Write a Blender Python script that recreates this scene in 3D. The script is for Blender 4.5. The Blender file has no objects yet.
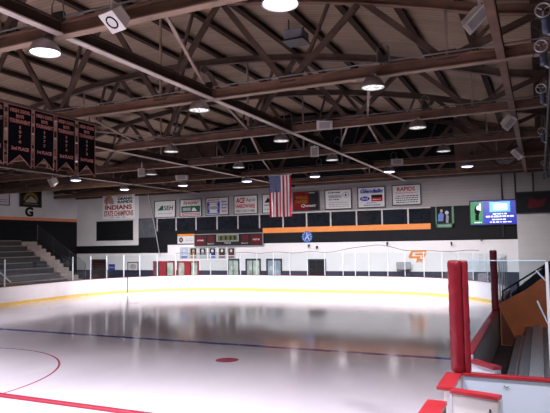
import bpy, math, random
from mathutils import Matrix, Vector
random.seed(4)
scn = bpy.context.scene
COL = scn.collection
scn.view_settings.view_transform = 'Standard'
scn.view_settings.look = 'None'
scn.view_settings.exposure = 0.0
scn.cycles.use_denoising = True
scn.cycles.max_bounces = 8
scn.cycles.diffuse_bounces = 4
scn.cycles.glossy_bounces = 4
scn.cycles.transparent_max_bounces = 16
scn.cycles.caustics_reflective = False
scn.cycles.caustics_refractive = False
scn.cycles.sample_clamp_indirect = 6.0
PI = math.pi

# ------------------------------------------------------------------ camera
CX, CY, EYE = 275.0, 206.5, 3.3
def _n(v):
    l = math.sqrt(sum(a*a for a in v)); return [a/l for a in v]
_v1, _v2 = (-980, 264), (540, 238)
FPX = math.sqrt(-((_v1[0]-CX)*(_v2[0]-CX)+(_v1[1]-CY)*(_v2[1]-CY)))
_Y = _n([_v2[0]-CX, -(_v2[1]-CY), FPX])
_X = _n([-(_v1[0]-CX), (_v1[1]-CY), -FPX])
_Z = [-(_X[1]*_Y[2]-_X[2]*_Y[1]), -(_X[2]*_Y[0]-_X[0]*_Y[2]), -(_X[0]*_Y[1]-_X[1]*_Y[0])]
def ray(px, py):
    d = (px-CX, CY-py, FPX)
    return [sum(a*b for a, b in zip(d, A)) for A in (_X, _Y, _Z)]
def PY(px, py, Y):
    r = ray(px, py); t = Y/r[1]; return (r[0]*t, EYE+r[2]*t)          # X, Z on the wall plane Y
def PX(px, py, X):
    r = ray(px, py); t = X/r[0]; return (r[1]*t, EYE+r[2]*t)          # Y, Z on the wall plane X
cam = bpy.data.cameras.new('camera'); cam_o = bpy.data.objects.new('camera', cam); COL.objects.link(cam_o)
R_ = Matrix(((_X[0], _X[1], -_X[2]), (_Y[0], _Y[1], -_Y[2]), (_Z[0], _Z[1], -_Z[2])))
cam_o.matrix_world = Matrix.Translation((0, 0, EYE)) @ R_.to_4x4()
cam.sensor_width = 36; cam.lens = FPX*36/550; cam.clip_start = .05; cam.clip_end = 300
scn.camera = cam_o

# ------------------------------------------------------------------ materials
def mat(name, col, rough=.6, metal=0, var=.12, scale=3.0, em=0, emcol=None, bump=0, stretch=None, spec=.5):
    m = bpy.data.materials.new(name); m.use_nodes = True; nt = m.node_tree; N = nt.nodes; L = nt.links
    b = N['Principled BSDF']; b.inputs['Roughness'].default_value = rough; b.inputs['Metallic'].default_value = metal
    b.inputs['Specular IOR Level'].default_value = spec
    tc = N.new('ShaderNodeTexCoord'); mp = N.new('ShaderNodeMapping'); nz = N.new('ShaderNodeTexNoise')
    if stretch: mp.inputs['Scale'].default_value = stretch
    L.new(tc.outputs['Object'], mp.inputs[0]); L.new(mp.outputs[0], nz.inputs['Vector'])
    nz.inputs['Scale'].default_value = scale; nz.inputs['Detail'].default_value = 4
    r = N.new('ShaderNodeValToRGB')
    r.color_ramp.elements[0].position = .3; r.color_ramp.elements[1].position = .7
    r.color_ramp.elements[0].color = tuple(max(0, c*(1-var)) for c in col)+(1,)
    r.color_ramp.elements[1].color = tuple(min(1, c*(1+var)) for c in col)+(1,)
    L.new(nz.outputs['Fac'], r.inputs[0]); L.new(r.outputs[0], b.inputs['Base Color'])
    if em:
        b.inputs['Emission Strength'].default_value = em
        if emcol: b.inputs['Emission Color'].default_value = tuple(emcol)+(1,)
        else: L.new(r.outputs[0], b.inputs['Emission Color'])
    if bump:
        bp = N.new('ShaderNodeBump'); bp.inputs['Strength'].default_value = bump
        L.new(nz.outputs['Fac'], bp.inputs['Height']); L.new(bp.outputs[0], b.inputs['Normal'])
    return m
def stripes(name, c1, c2, axis, pitch, width=.12, rough=.7, var=.15, nscale=1.0):
    """painted boards or siding: dark joints every pitch metres along an object axis"""
    m = mat(name, c1, rough, var=var, scale=nscale); nt = m.node_tree; N = nt.nodes; L = nt.links
    tc = N.new('ShaderNodeTexCoord'); sp = N.new('ShaderNodeSeparateXYZ'); L.new(tc.outputs['Object'], sp.inputs[0])
    a = N.new('ShaderNodeMath'); a.operation = 'DIVIDE'; a.inputs[1].default_value = pitch; L.new(sp.outputs[axis], a.inputs[0])
    f = N.new('ShaderNodeMath'); f.operation = 'FRACT'; L.new(a.outputs[0], f.inputs[0])
    g = N.new('ShaderNodeMath'); g.operation = 'LESS_THAN'; g.inputs[1].default_value = width; L.new(f.outputs[0], g.inputs[0])
    fl = N.new('ShaderNodeMath'); fl.operation = 'FLOOR'; L.new(a.outputs[0], fl.inputs[0])
    wn = N.new('ShaderNodeTexWhiteNoise'); wn.noise_dimensions = '1D'; L.new(fl.outputs[0], wn.inputs['W'])
    mr = N.new('ShaderNodeMapRange'); mr.inputs['To Min'].default_value = 1-var; mr.inputs['To Max'].default_value = 1+var
    L.new(wn.outputs['Value'], mr.inputs['Value'])
    b = N['Principled BSDF']; src = b.inputs['Base Color'].links[0].from_socket
    mul = N.new('ShaderNodeVectorMath'); mul.operation = 'SCALE'; L.new(src, mul.inputs[0]); L.new(mr.outputs[0], mul.inputs['Scale'])
    mx = N.new('ShaderNodeMix'); mx.data_type = 'RGBA'
    L.new(g.outputs[0], mx.inputs['Factor']); L.new(mul.outputs[0], mx.inputs['A']); mx.inputs['B'].default_value = tuple(c2)+(1,)
    L.new(mx.outputs['Result'], b.inputs['Base Color'])
    return m
def glass_mat(name, tint=(.86, .93, .95), refl=.10, rough=.03):
    m = bpy.data.materials.new(name); m.use_nodes = True; nt = m.node_tree; N = nt.nodes; L = nt.links
    N.remove(N['Principled BSDF']); out = N['Material Output']
    t = N.new('ShaderNodeBsdfTransparent'); t.inputs[0].default_value = tint+(1,)
    g = N.new('ShaderNodeBsdfGlossy'); g.inputs['Roughness'].default_value = rough
    lw = N.new('ShaderNodeLayerWeight'); lw.inputs['Blend'].default_value = .25
    mu = N.new('ShaderNodeMath'); mu.operation = 'MULTIPLY_ADD'; mu.inputs[1].default_value = refl*1.5; mu.inputs[2].default_value = .02
    nz = N.new('ShaderNodeTexNoise'); nz.inputs['Scale'].default_value = 1.5
    mp = N.new('ShaderNodeMapRange'); mp.inputs['To Min'].default_value = .7; mp.inputs['To Max'].default_value = 1.1
    L.new(nz.outputs['Fac'], mp.inputs['Value'])
    m2 = N.new('ShaderNodeMath'); m2.operation = 'MULTIPLY'
    L.new(lw.outputs['Fresnel'], mu.inputs[0]); L.new(mu.outputs[0], m2.inputs[0]); L.new(mp.outputs[0], m2.inputs[1])
    mx = N.new('ShaderNodeMixShader'); L.new(m2.outputs[0], mx.inputs[0]); L.new(t.outputs[0], mx.inputs[1]); L.new(g.outputs[0], mx.inputs[2])
    L.new(mx.outputs[0], out.inputs['Surface'])
    return m
M = dict(
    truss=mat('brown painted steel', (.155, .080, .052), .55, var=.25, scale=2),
    truss_low=mat('lower flange with painted light', (.26, .17, .12), .5, var=.2, scale=2),  # truss brown lightened, light bounced off the ice painted in
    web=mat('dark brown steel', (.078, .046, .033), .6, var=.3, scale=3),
    purlin=mat('dark purlin steel', (.050, .031, .023), .85, var=.2, spec=.15),
    tie_low=mat('beam underside with painted light', (.46, .39, .35), .5, var=.12, scale=4),  # underside paled, glow from the ice put into the colour
    rod=mat('pale brace steel', (.28, .20, .16), .5, var=.2),
    deck=stripes('roof deck planks', (.30, .208, .142), (.17, .115, .08), 'Y', .2, .16, var=.14, nscale=.5),
    white_wall=stripes('white painted siding', (.30, .275, .275), (.22, .20, .20), 'Z', .2, .07, var=.04, nscale=.8),  # siding darkened, the weaker light up high is put into the colour
    plain_wall=mat('white painted block wall', (.66, .64, .65), .6, var=.05, scale=1),
    low_wall=mat('lower wall with painted brightness', (.72, .70, .71), .6, var=.03, scale=1),
    grey_wall=stripes('grey block wall', (.50, .48, .48), (.45, .43, .43), 'Z', .4, .04, var=.04),
    black=mat('black painted wall', (.007, .007, .009), .7, var=.2, spec=.2),
    navy=mat('dark navy paint', (.030, .033, .060), .5, var=.15),
    ply=mat('tan plywood', (.16, .10, .07), .7, var=.2, scale=1.2),
    orange=mat('orange paint', (.72, .22, .03), .5, var=.06),
    orange_dull=mat('dull orange stripe', (.75, .24, .12), .6, var=.08),
    orange_panel=mat('orange wall panel', (.74, .21, .07), .5, var=.12, scale=2),
    pane=mat('dark window pane', (.012, .014, .020), .08, var=.2),
    pane_pale=mat('pale window pane', (.09, .095, .11), .2, var=.2),
    mullion=mat('white window mullion', (.45, .42, .42), .5),
    board=mat('white dasher board plastic', (.84, .80, .81), .32, var=.025, scale=2),
    board_side=mat('pale blue board back', (.62, .69, .82), .35, var=.04, scale=2),
    board_back=mat('board back with painted shade', (.22, .21, .23), .5, var=.15, scale=2),
    yellow=mat('yellow kick plate', (.85, .58, .15), .4, var=.06, scale=4),
    cap=mat('red cap rail', (.40, .022, .032), .35, var=.1, scale=4),
    cap_thin=mat('brown red cap rail', (.16, .04, .035), .4, var=.1),
    pad=mat('red vinyl pad', (.20, .008, .018), .33, var=.22, scale=9, bump=.5, stretch=(1, 1, .5)),
    metal=mat('aluminium', (.62, .64, .68), .35, .6, var=.08),
    stanchion=mat('white aluminium post', (.62, .64, .70), .4, .2, var=.05),
    steel=mat('dark steel', (.06, .06, .065), .4, .7, var=.2),
    floor=mat('dark rubber floor', (.045, .043, .05), .6, var=.3, scale=3),
    plank=mat('grey bench plank', (.17, .16, .18), .45, var=.2, scale=6, stretch=(6, .6, 6)),
    plank_light=mat('pale aluminium plank', (.42, .43, .47), .35, .3, var=.15, scale=6, stretch=(6, .6, 6)),
    bleach=mat('bleacher board', (.11, .085, .078), .6, var=.2, scale=4),
    bleach_dark=mat('bleacher riser', (.010, .009, .010), .7, var=.2, scale=4),
    bleach_grey=mat('grey bleacher riser', (.03, .028, .033), .6, var=.2, scale=4),
    concrete=mat('stair concrete', (.16, .125, .115), .7, var=.15, scale=4),
    spk=mat('ivory speaker plastic', (.62, .58, .54), .5, var=.08),
    spk_dark=mat('speaker grille', (.36, .34, .33), .6),
    dome=mat('spun aluminium dome', (.42, .40, .40), .35, .8, var=.15),
    lit=mat('lit lamp lens', (.9, .9, 1), .3, em=7, emcol=(.86, .82, 1.0)),
    lit_far=mat('lit lamp lens bluish', (.8, .8, 1), .3, em=5, emcol=(.50, .44, 1.0)),
    unlit=mat('unlit lamp lens', (.60, .56, .60), .25, .3, var=.8, scale=12, em=1.0),  # unlit lens, its mottled reflections painted in as glow
    conduit=mat('grey conduit', (.16, .15, .15), .5, .3),
    banner=mat('black banner cloth', (.004, .004, .006), .9, var=.2, spec=.08),
    salmon=mat('salmon banner print', (.40, .16, .14), .8, var=.1),
    sign_bright=mat('bright sign white', (.86, .85, .85), .45, var=.03),
    red=mat('sign red', (.36, .02, .02), .85, spec=.05), s_white=mat('sign white', (.56, .55, .55), .85, spec=.05, var=.04),
    s_black=mat('sign black', (.02, .02, .022), .85, spec=.05), s_blue=mat('sign blue', (.03, .05, .30), .85, spec=.05),
    s_green=mat('sign green', (.02, .10, .07), .85, spec=.05), s_grey=mat('sign grey', (.30, .30, .32), .85, spec=.05),
    s_yellow=mat('sign yellow', (.24, .14, .025), .85, spec=.05), s_dkred=mat('sign dark red', (.16, .012, .012), .85, spec=.05),
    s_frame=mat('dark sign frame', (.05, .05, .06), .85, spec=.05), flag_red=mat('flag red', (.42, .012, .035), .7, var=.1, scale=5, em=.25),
    flag_white=mat('flag white', (.78, .74, .76), .7, var=.06, scale=5, em=.25), flag_blue=mat('flag blue', (.025, .04, .17), .7, var=.1, scale=5, em=.25),  # flag colours glow slightly: lamp light through the cloth, painted in
    door_red=mat('red door', (.33, .020, .035), .45, var=.1),
    glow=mat('lit room behind door', (.34, .40, .33), .5, var=.5, scale=1.5, em=.14),
    glow_blue=mat('lit room behind window', (.26, .32, .38), .5, var=.4, scale=1.5, em=.14),
    scr_blue=mat('screen blue', (.012, .02, .30), .3, em=1.0), scr_cyan=mat('screen cyan', (.10, .45, .95), .3, em=1.0),
    scr_white=mat('screen white', (.85, .90, 1), .3, em=1.0), scr_green=mat('screen green', (.02, .18, .07), .3, em=.9),
    poster_green=mat('poster green', (.02, .16, .07), .4), poster_blue=mat('poster blue', (.05, .10, .40), .4),
    led_olive=mat('scoreboard face', (.10, .105, .045), .85, spec=.05), led_red=mat('scoreboard maroon panel', (.085, .018, .022), .85, spec=.05),
    pale_blue=mat('poster pale blue', (.35, .42, .62), .5), skin=mat('poster warm tone', (.45, .28, .22), .5),
    wheel=mat('grey cast handwheel', (.48, .47, .50), .4, .5), blue_body=mat('blue grey valve body', (.10, .13, .19), .45, .3),
    valve_dark=mat('dark pipe', (.018, .02, .028), .5, .3),
    glass=glass_mat('rink glass'), glass_box=glass_mat('box glass', (.80, .90, .96), .14),
    glass_edge=mat('bright glass edge', (.45, .62, .80), .15, var=.05, em=.10),  # glint along the glass edge, painted in with a slight glow
)

# ------------------------------------------------------------------ mesh building
class MB:
    def __init__(s): s.v = []; s.f = []; s.mi = []; s.m = 0
    def add(s, vs, fs):
        o = len(s.v); s.v += [tuple(v) for v in vs]; s.f += [tuple(i+o for i in f) for f in fs]; s.mi += [s.m]*len(fs); return s
    def box(s, x0, x1, y0, y1, z0, z1):
        x0, x1 = min(x0, x1), max(x0, x1); y0, y1 = min(y0, y1), max(y0, y1); z0, z1 = min(z0, z1), max(z0, z1)
        return s.add([(x0,y0,z0),(x1,y0,z0),(x1,y1,z0),(x0,y1,z0),(x0,y0,z1),(x1,y0,z1),(x1,y1,z1),(x0,y1,z1)],
                     [(0,3,2,1),(4,5,6,7),(0,1,5,4),(1,2,6,5),(2,3,7,6),(3,0,4,7)])
    def bar(s, a, b, w, h, up=(0,0,1)):
        """rectangular bar from a to b, w across, h along up"""
        a = Vector(a); b = Vector(b); d = (b-a).normalized(); up = Vector(up)
        sd = d.cross(up)
        if sd.length < 1e-4: sd = d.cross(Vector((0,1,0)))
        sd.normalize(); u = sd.cross(d).normalized()
        vs = []
        for p in (a, b):
            for i, j in ((-1,-1),(1,-1),(1,1),(-1,1)): vs.append(p+sd*(i*w/2)+u*(j*h/2))
        return s.add(vs, [(0,1,2,3),(7,6,5,4),(0,4,5,1),(1,5,6,2),(2,6,7,3),(3,7,4,0)])
    def tube(s, pts, r, n=8, closed=False):
        pts = [Vector(p) for p in pts]; rings = []; k = len(pts)
        for i, p in enumerate(pts):
            d = (pts[(i+1) % k]-pts[i-1]) if closed else (pts[min(i+1, k-1)]-pts[max(i-1, 0)])
            d.normalize(); ref = Vector((0,0,1)) if abs(d.z) < .9 else Vector((0,1,0))
            a = d.cross(ref).normalized(); b = a.cross(d)
            rr = r[i] if isinstance(r, (list, tuple)) else r
            rings.append([p+a*(rr*math.cos(t*2*PI/n))+b*(rr*math.sin(t*2*PI/n)) for t in range(n)])
        vs = [v for R in rings for v in R]; fs = []
        for i in range(k if closed else k-1):
            j = (i+1) % k
            for t in range(n): fs.append((i*n+t, i*n+(t+1) % n, j*n+(t+1) % n, j*n+t))
        if not closed: fs += [tuple(range(n))[::-1], tuple((k-1)*n+t for t in range(n))]
        return s.add(vs, fs)
    def lathe(s, prof, c, n=24, cap0=False, cap1=False):
        vs = []; fs = []; k = len(prof)
        for r, z in prof:
            for t in range(n): vs.append((c[0]+r*math.cos(t*2*PI/n), c[1]+r*math.sin(t*2*PI/n), c[2]+z))
        for i in range(k-1):
            for t in range(n): fs.append((i*n+t, i*n+(t+1) % n, (i+1)*n+(t+1) % n, (i+1)*n+t))
        if cap0: fs.append(tuple(range(n))[::-1])
        if cap1: fs.append(tuple((k-1)*n+t for t in range(n)))
        return s.add(vs, fs)
    def prism(s, poly, f0, f1):
        """poly = 2D points, f0/f1 map a 2D point to the two 3D faces"""
        n = len(poly); vs = [f0(*p) for p in poly]+[f1(*p) for p in poly]
        return s.add(vs, [tuple(range(n)), tuple(range(2*n-1, n-1, -1))]+[(i, i+n, (i+1) % n+n, (i+1) % n) for i in range(n)])
    def build(s, name, m, parent=None, smooth=False):
        me = bpy.data.meshes.new(name); me.from_pydata(s.v, [], s.f)
        for mm in (m if isinstance(m, (list, tuple)) else [m]): me.materials.append(M[mm] if isinstance(mm, str) else mm)
        me.polygons.foreach_set('material_index', s.mi)
        if smooth: me.polygons.foreach_set('use_smooth', [True]*len(me.polygons))
        me.update()
        import bmesh
        bm = bmesh.new(); bm.from_mesh(me); bmesh.ops.recalc_face_normals(bm, faces=bm.faces); bm.to_mesh(me); bm.free()
        o = bpy.data.objects.new(name, me); COL.objects.link(o)
        if parent is not None: child(o, parent)
        MB.last = o
        return o
def wloc(p):
    v = Vector(p.location)
    if p.parent is not None: v = wloc(p.parent)*0 + v if p.get('_w') is None else v
    return v
def child(o, parent):
    o.parent = parent
    if parent.type == 'EMPTY': o.matrix_parent_inverse = Matrix.Translation(-Vector(parent.location))
def tag(o, label=None, cat=None, group=None, kind=None):
    if label: o['label'] = label
    if cat: o['category'] = cat
    if group: o['group'] = group
    if kind: o['kind'] = kind
    return o
def thing(name, loc, label, cat, group=None, kind=None):
    o = bpy.data.objects.new(name, None); o.empty_display_size = .1; COL.objects.link(o); o.location = loc
    return tag(o, label, cat, group, kind)
def struct(name, mb, m, label=None): return tag(mb.build(name, m), label=label, kind='structure')
def B(*a): return MB().box(*a)
ORD = ['first','second','third','fourth','fifth','sixth','seventh','eighth','ninth','tenth','eleventh','twelfth','thirteenth','fourteenth','fifteenth','sixteenth','seventeenth','eighteenth','nineteenth','twentieth',
 'twenty-first','twenty-second','twenty-third','twenty-fourth','twenty-fifth','twenty-sixth','twenty-seventh','twenty-eighth','twenty-ninth','thirtieth']

_cache = {}
def text(body, box, put, m, parent, name='lettering', bold=0.0, shear=0.0):
    """lettering stretched to fill box (u0,v0,u1,v1); put(u,v,d) gives the 3D point"""
    cu = bpy.data.curves.new('t', 'FONT'); cu.body = body; cu.size = 1; cu.offset = bold; cu.shear = shear; cu.resolution_u = 3
    o = bpy.data.objects.new('t', cu); COL.objects.link(o)
    dg = bpy.context.evaluated_depsgraph_get(); me = bpy.data.meshes.new_from_object(o.evaluated_get(dg))
    bpy.data.objects.remove(o); bpy.data.curves.remove(cu)
    xs = [v.co.x for v in me.vertices]; ys = [v.co.y for v in me.vertices]
    x0, x1, y0, y1 = min(xs), max(xs), min(ys), max(ys); u0, v0, u1, v1 = box
    for v in me.vertices:
        v.co = Vector(put(u0+(v.co.x-x0)/(x1-x0)*(u1-u0), v0+(v.co.y-y0)/(y1-y0)*(v1-v0), .012))
    me.name = name; me.materials.clear(); me.materials.append(M[m])
    r = bpy.data.objects.new(name, me); COL.objects.link(r); child(r, parent); return r

# ------------------------------------------------------------------ main dimensions
XL, XR, YF, YN, RC = -27.4, -1.4, 35.6, -16.9, 8.0       # rink (inner face of the boards)
XM = (XL+XR)/2; YC = 9.32
WALLX, WALLY = -37.4, 39.2
XE = 8.6; YB = -20.0
CH = 7.3                                                   # underside of truss bottom chords

def rr_path(n=14):
    """rink outline from the right side near the box, anticlockwise round to the right side again"""
    P = [(XR, 11.87), (XR, 19.0)]
    P += [(XR, YF-RC)]
    for i in range(1, n+1):
        a = i/n*PI/2; P.append((XR-RC+RC*math.cos(a), YF-RC+RC*math.sin(a)))
    for i in range(0, n+1):
        a = PI/2+i/n*PI/2; P.append((XL+RC+RC*math.cos(a), YF-RC+RC*math.sin(a)))
    for i in range(0, n+1):
        a = PI+i/n*PI/2; P.append((XL+RC+RC*math.cos(a), YN+RC+RC*math.sin(a)))
    for i in range(0, n+1):
        a = 1.5*PI+i/n*PI/2; P.append((XR-RC+RC*math.cos(a), YN+RC+RC*math.sin(a)))
    P.append((XR, 8.2))
    return P
PATH = rr_path()
def offs(P, d):
    """outward offset (the outline runs anticlockwise, outward is to the right of travel)"""
    out = []
    for i, p in enumerate(P):
        a = Vector(P[max(i-1, 0)]); b = Vector(P[min(i+1, len(P)-1)]); t = (b-a).normalized()
        out.append((p[0]+t.y*d, p[1]-t.x*d))
    return out
def ribbon(P, d0, d1, z0, z1):
    A = offs(P, d0); Bp = offs(P, d1); mb = MB(); n = len(P); vs = []
    for a, b in zip(A, Bp): vs += [(a[0],a[1],z0),(b[0],b[1],z0),(b[0],b[1],z1),(a[0],a[1],z1)]
    fs = []
    for i in range(n-1):
        for j in range(4): fs.append((i*4+j, (i+1)*4+j, (i+1)*4+(j+1) % 4, i*4+(j+1) % 4))
    fs += [(0,1,2,3), tuple((n-1)*4+j for j in (3,2,1,0))]
    return mb.add(vs, fs)

# ------------------------------------------------------------------ ice and floor
def ice_material():
    m = bpy.data.materials.new('resurfaced ice with painted lines'); m.use_nodes = True; nt = m.node_tree; N = nt.nodes; L = nt.links
    b = N['Principled BSDF']; tc = N.new('ShaderNodeTexCoord'); sp = N.new('ShaderNodeSeparateXYZ'); L.new(tc.outputs['Object'], sp.inputs[0])
    def math_(op, a, b_=None, c=None):
        n = N.new('ShaderNodeMath'); n.operation = op
        for i, v in enumerate((a, b_, c)):
            if v is None: continue
            if isinstance(v, (int, float)): n.inputs[i].default_value = v
            else: L.new(v, n.inputs[i])
        return n.outputs[0]
    X, Y = sp.outputs[0], sp.outputs[1]
    nz = N.new('ShaderNodeTexNoise'); nz.inputs['Scale'].default_value = .35; nz.inputs['Detail'].default_value = 5
    mp = N.new('ShaderNodeMapping'); mp.inputs['Scale'].default_value = (1, .45, 1); L.new(tc.outputs['Object'], mp.inputs[0]); L.new(mp.outputs[0], nz.inputs['Vector'])
    n2 = N.new('ShaderNodeTexNoise'); n2.inputs['Scale'].default_value = 5; n2.inputs['Detail'].default_value = 6; L.new(mp.outputs[0], n2.inputs['Vector'])
    base = N.new('ShaderNodeValToRGB'); base.color_ramp.elements[0].position = .3; base.color_ramp.elements[1].position = .7
    base.color_ramp.elements[0].color = (.64, .60, .68, 1); base.color_ramp.elements[1].color = (.76, .73, .79, 1); L.new(nz.outputs['Fac'], base.inputs[0])
    cur = base.outputs[0]
    def over(fac, col, k):
        nonlocal cur
        mx = N.new('ShaderNodeMix'); mx.data_type = 'RGBA'; L.new(math_('MULTIPLY', fac, k), mx.inputs['Factor'])
        L.new(cur, mx.inputs['A']); mx.inputs['B'].default_value = col+(1,); cur = mx.outputs['Result']
    def band(v, c, hw): return math_('LESS_THAN', math_('ABSOLUTE', math_('SUBTRACT', v, c)), hw)
    def dist(cx, cy): return math_('SQRT', math_('ADD', math_('POWER', math_('SUBTRACT', X, cx), 2), math_('POWER', math_('SUBTRACT', Y, cy), 2)))
    RED = (.36, .008, .05); BLUE = (.015, .05, .36)
    for cx, cy in ((XM+6.7, 26.6), (XM-6.7, 26.6), (XM-6.7, -8), (XM+6.7, -8)):
        d = dist(cx, cy); over(band(d, 4.57, .03), RED, .2); over(math_('LESS_THAN', d, .3), RED, .3)
    over(band(Y, 32.2, .03), RED, .3)
    over(band(dist(-15.5, YC), 4.32, .03), RED, .9)
    for cx in (XM+6.2, XM-6.7):
        for cy in (14.44, 4.2): over(math_('LESS_THAN', dist(cx, cy), .33), RED, .95)
    over(band(Y, YC, .15), RED, .95); over(band(Y, YC, .035), (.62, .12, .08), .5)
    over(band(Y, 16.7, .15), BLUE, .95); over(band(Y, 1.9, .15), BLUE, .95)
    L.new(cur, b.inputs['Base Color'])
    rg = N.new('ShaderNodeMapRange'); rg.inputs['To Min'].default_value = .05; rg.inputs['To Max'].default_value = .15
    L.new(n2.outputs['Fac'], rg.inputs['Value']); L.new(rg.outputs[0], b.inputs['Roughness'])
    b.inputs['IOR'].default_value = 1.31
    bp = N.new('ShaderNodeBump'); bp.inputs['Strength'].default_value = .015; bp.inputs['Distance'].default_value = .02
    L.new(n2.outputs['Fac'], bp.inputs['Height']); L.new(bp.outputs[0], b.inputs['Normal'])
    return m
M['ice'] = ice_material()
ice_poly = offs(PATH, -.0)
mb = MB(); mb.prism(ice_poly, lambda x, y: (x, y, 0), lambda x, y: (x, y, -.03))
tag(mb.build('ice_sheet', 'ice'), 'white ice sheet with red and blue painted lines filling the rink', 'ice', kind='structure')
struct('floor', B(WALLX, XE, YB, WALLY, -.13, -.03), 'floor')

# ------------------------------------------------------------------ dasher boards
bd = thing('dasher_boards', (XM, YF, 0), 'long white dasher boards with yellow kick plate ringing the ice', 'boards')
ribbon(PATH, .0, .08, .19, 1.06).build('board_face', 'board', bd)
ribbon(PATH, -.004, .08, .0, .19).build('kick_plate', 'yellow', bd)
i1 = next(i for i, p in enumerate(PATH) if p[1] > YF-RC+.5)     # right-hand straight ends here
ribbon(PATH[:i1], -.03, .13, 1.06, 1.11).build('cap_rail', 'cap', bd)
ribbon(PATH[i1-1:-2], -.015, .1, 1.06, 1.09).build('cap_rail', 'cap_thin', bd)
ribbon([PATH[-2], PATH[-1]], -.1, .16, 1.06, 1.11).build('cap_rail', 'cap', bd)
ribbon(PATH[:i1], .08, .1, .0, 1.06).build('board_back', 'board_back', bd)  # outer face greyed, the shade behind the boards painted into it
B(XR-.01, XR+.13, 11.83, 11.87, 0, 1.06).build('end_plate', 'metal', bd)
B(XR-.03, XR+.14, 8.2, 8.24, 0, 1.06).build('end_plate', 'board_back', bd)
# seam of the end gate, in the far left corner
def on_path(px, lo=.05):
    """where the sight line over a picture column crosses the rink outline beyond the near half"""
    r = ray(px, 262); best = None
    for a, b in zip(PATH, PATH[1:]):
        ax, ay = a; bx, by = b; dx, dy = bx-ax, by-ay
        den = r[0]*dy-r[1]*dx
        if abs(den) < 1e-9: continue
        t = (ax*dy-ay*dx)/den; s_ = (ax*r[1]-ay*r[0])/den
        if 0 <= s_ <= 1 and t > 0 and r[1]*t > 20:
            if best is None or t > best[0]: best = (t, ax+dx*s_, ay+dy*s_, math.atan2(dy, dx))
    return best
_, sx, sy, sa = on_path(127.5)
MB().bar((sx, sy-.01, .02), (sx, sy-.01, 1.08), .045, .05).build('gate_seam', 's_black', bd)

# short board length between the two gates of the box, then the box divider
c = thing('board_section', (XR, 9.4, 0), 'short white board section with red cap below the padded post', 'boards')
B(XR, XR+.1, 8.97, 9.97, 0, 1.06).build('board_face', 'board', c)
B(XR-.1, XR+.14, 8.95, 9.97, 1.06, 1.11).build('cap_rail', 'cap', c)
B(XR+.1, XR+.115, 8.97, 9.97, 0, 1.06).build('board_back', 'board_side', c)
c = thing('box_divider', (0, 10.05, 0), 'pale board wall with thin red cap closing the near end of the box', 'boards')
B(XR+.16, 2.6, 10.0, 10.08, 0, 1.07).build('divider_panel', 'board_side', c)
B(XR+.13, 2.6, 9.975, 10.115, 1.07, 1.11).build('cap_rail', 'cap', c)
MB().tube([(-.62, 9.99, .96), (-.58, 9.985, .93), (-.55, 9.99, .95)], .006, 6).build('wire_clip', 'steel', c)

def gate(name, ax, ay, bx, by, label, th=.075):
    """opened hinged gate leaf from hinge a to free end b"""
    g = thing(name, (ax, ay, 0), label, 'gate')
    gp_ = MB().bar((ax, ay, .58), (bx, by, .58), th, .96).build('gate_panel', 'board', g)
    MB().bar((ax, ay, 1.085), (bx, by, 1.085), th+.09, .05).build('cap_rail', 'cap', g)
    d = Vector((bx-ax, by-ay, 0)).normalized()
    e = Vector((bx, by, 0))
    MB().bar(e+Vector((0,0,.1)), e+Vector((0,0,1.06)), th+.02, .04, up=tuple(d)).build('edge_frame', 'metal', g)
    MB().bar(Vector((ax, ay, .1)), Vector((ax, ay, 1.06)), th+.02, .04, up=tuple(d)).build('edge_frame', 'metal', g)
    s = Vector((-d.y, d.x, 0)); p = e-d*.12+s*(-(th/2+.03))+Vector((0,0,.8))
    mb = MB(); mb.tube([p-d*.05, p+d*.06], .015, 8); mb.tube([p, p+Vector((0,0,.12))], .012, 8)
    mb.box(p.x-.03, p.x+.03, p.y-.01, p.y+.03, p.z-.05, p.z+.05); mb.build('latch', 'steel', gp_)
gate('rink_gate', -1.27, 8.9, -.60, 8.72, 'opened white gate with red cap swung out nearest the picture edge')
gate('rink_gate', -1.22, 11.2, -.75, 10.66, 'small opened white gate with red cap behind the tall padded post')

# padded posts
def padded_post(x, y, z0, z1, r, label, twin=True, mat_='pad'):
    t = thing('padded_post', (x, y, z0), label, 'post')
    def pad(cx, cy, rr):
        mb = MB(); prof = [(rr*.8, 0), (rr, .03)]
        k = 26
        for i in range(1, k): prof.append((rr*(1+.035*math.sin(i*2.3)+.02*math.sin(i*5.1)), .03+(z1-z0-.06)*i/k))
        prof += [(rr, z1-z0-.03), (rr*.85, z1-z0)]
        mb.lathe(prof, (cx, cy, z0), 18, True, True); return mb
    pd = pad(x, y, r).build('pad', mat_, t, smooth=True)
    if twin: pad(x+r*1.35, y+.02, r*.55).build('pad', mat_, t, smooth=True)
    for zz in (z0+.25, (z0+z1)/2, z1-.2): MB().lathe([(r*1.03, 0), (r*1.03, .02)], (x, y, zz), 18).build('strap', 'pad', pd)
padded_post(-1.325, 10.05, 1.11, 2.95, .112, 'tall red vinyl padded post standing on the near corner of the box')
padded_post(-1.335, 19.0, 1.11, 2.95, .105, 'slimmer dark red padded post farther along the side boards where glass begins', twin=False)

# ------------------------------------------------------------------ rink glass
gl = thing('rink_glass', (XM, YF, 1.1), 'clear glass shielding with white posts standing on the far and left boards', 'glass')
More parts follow.
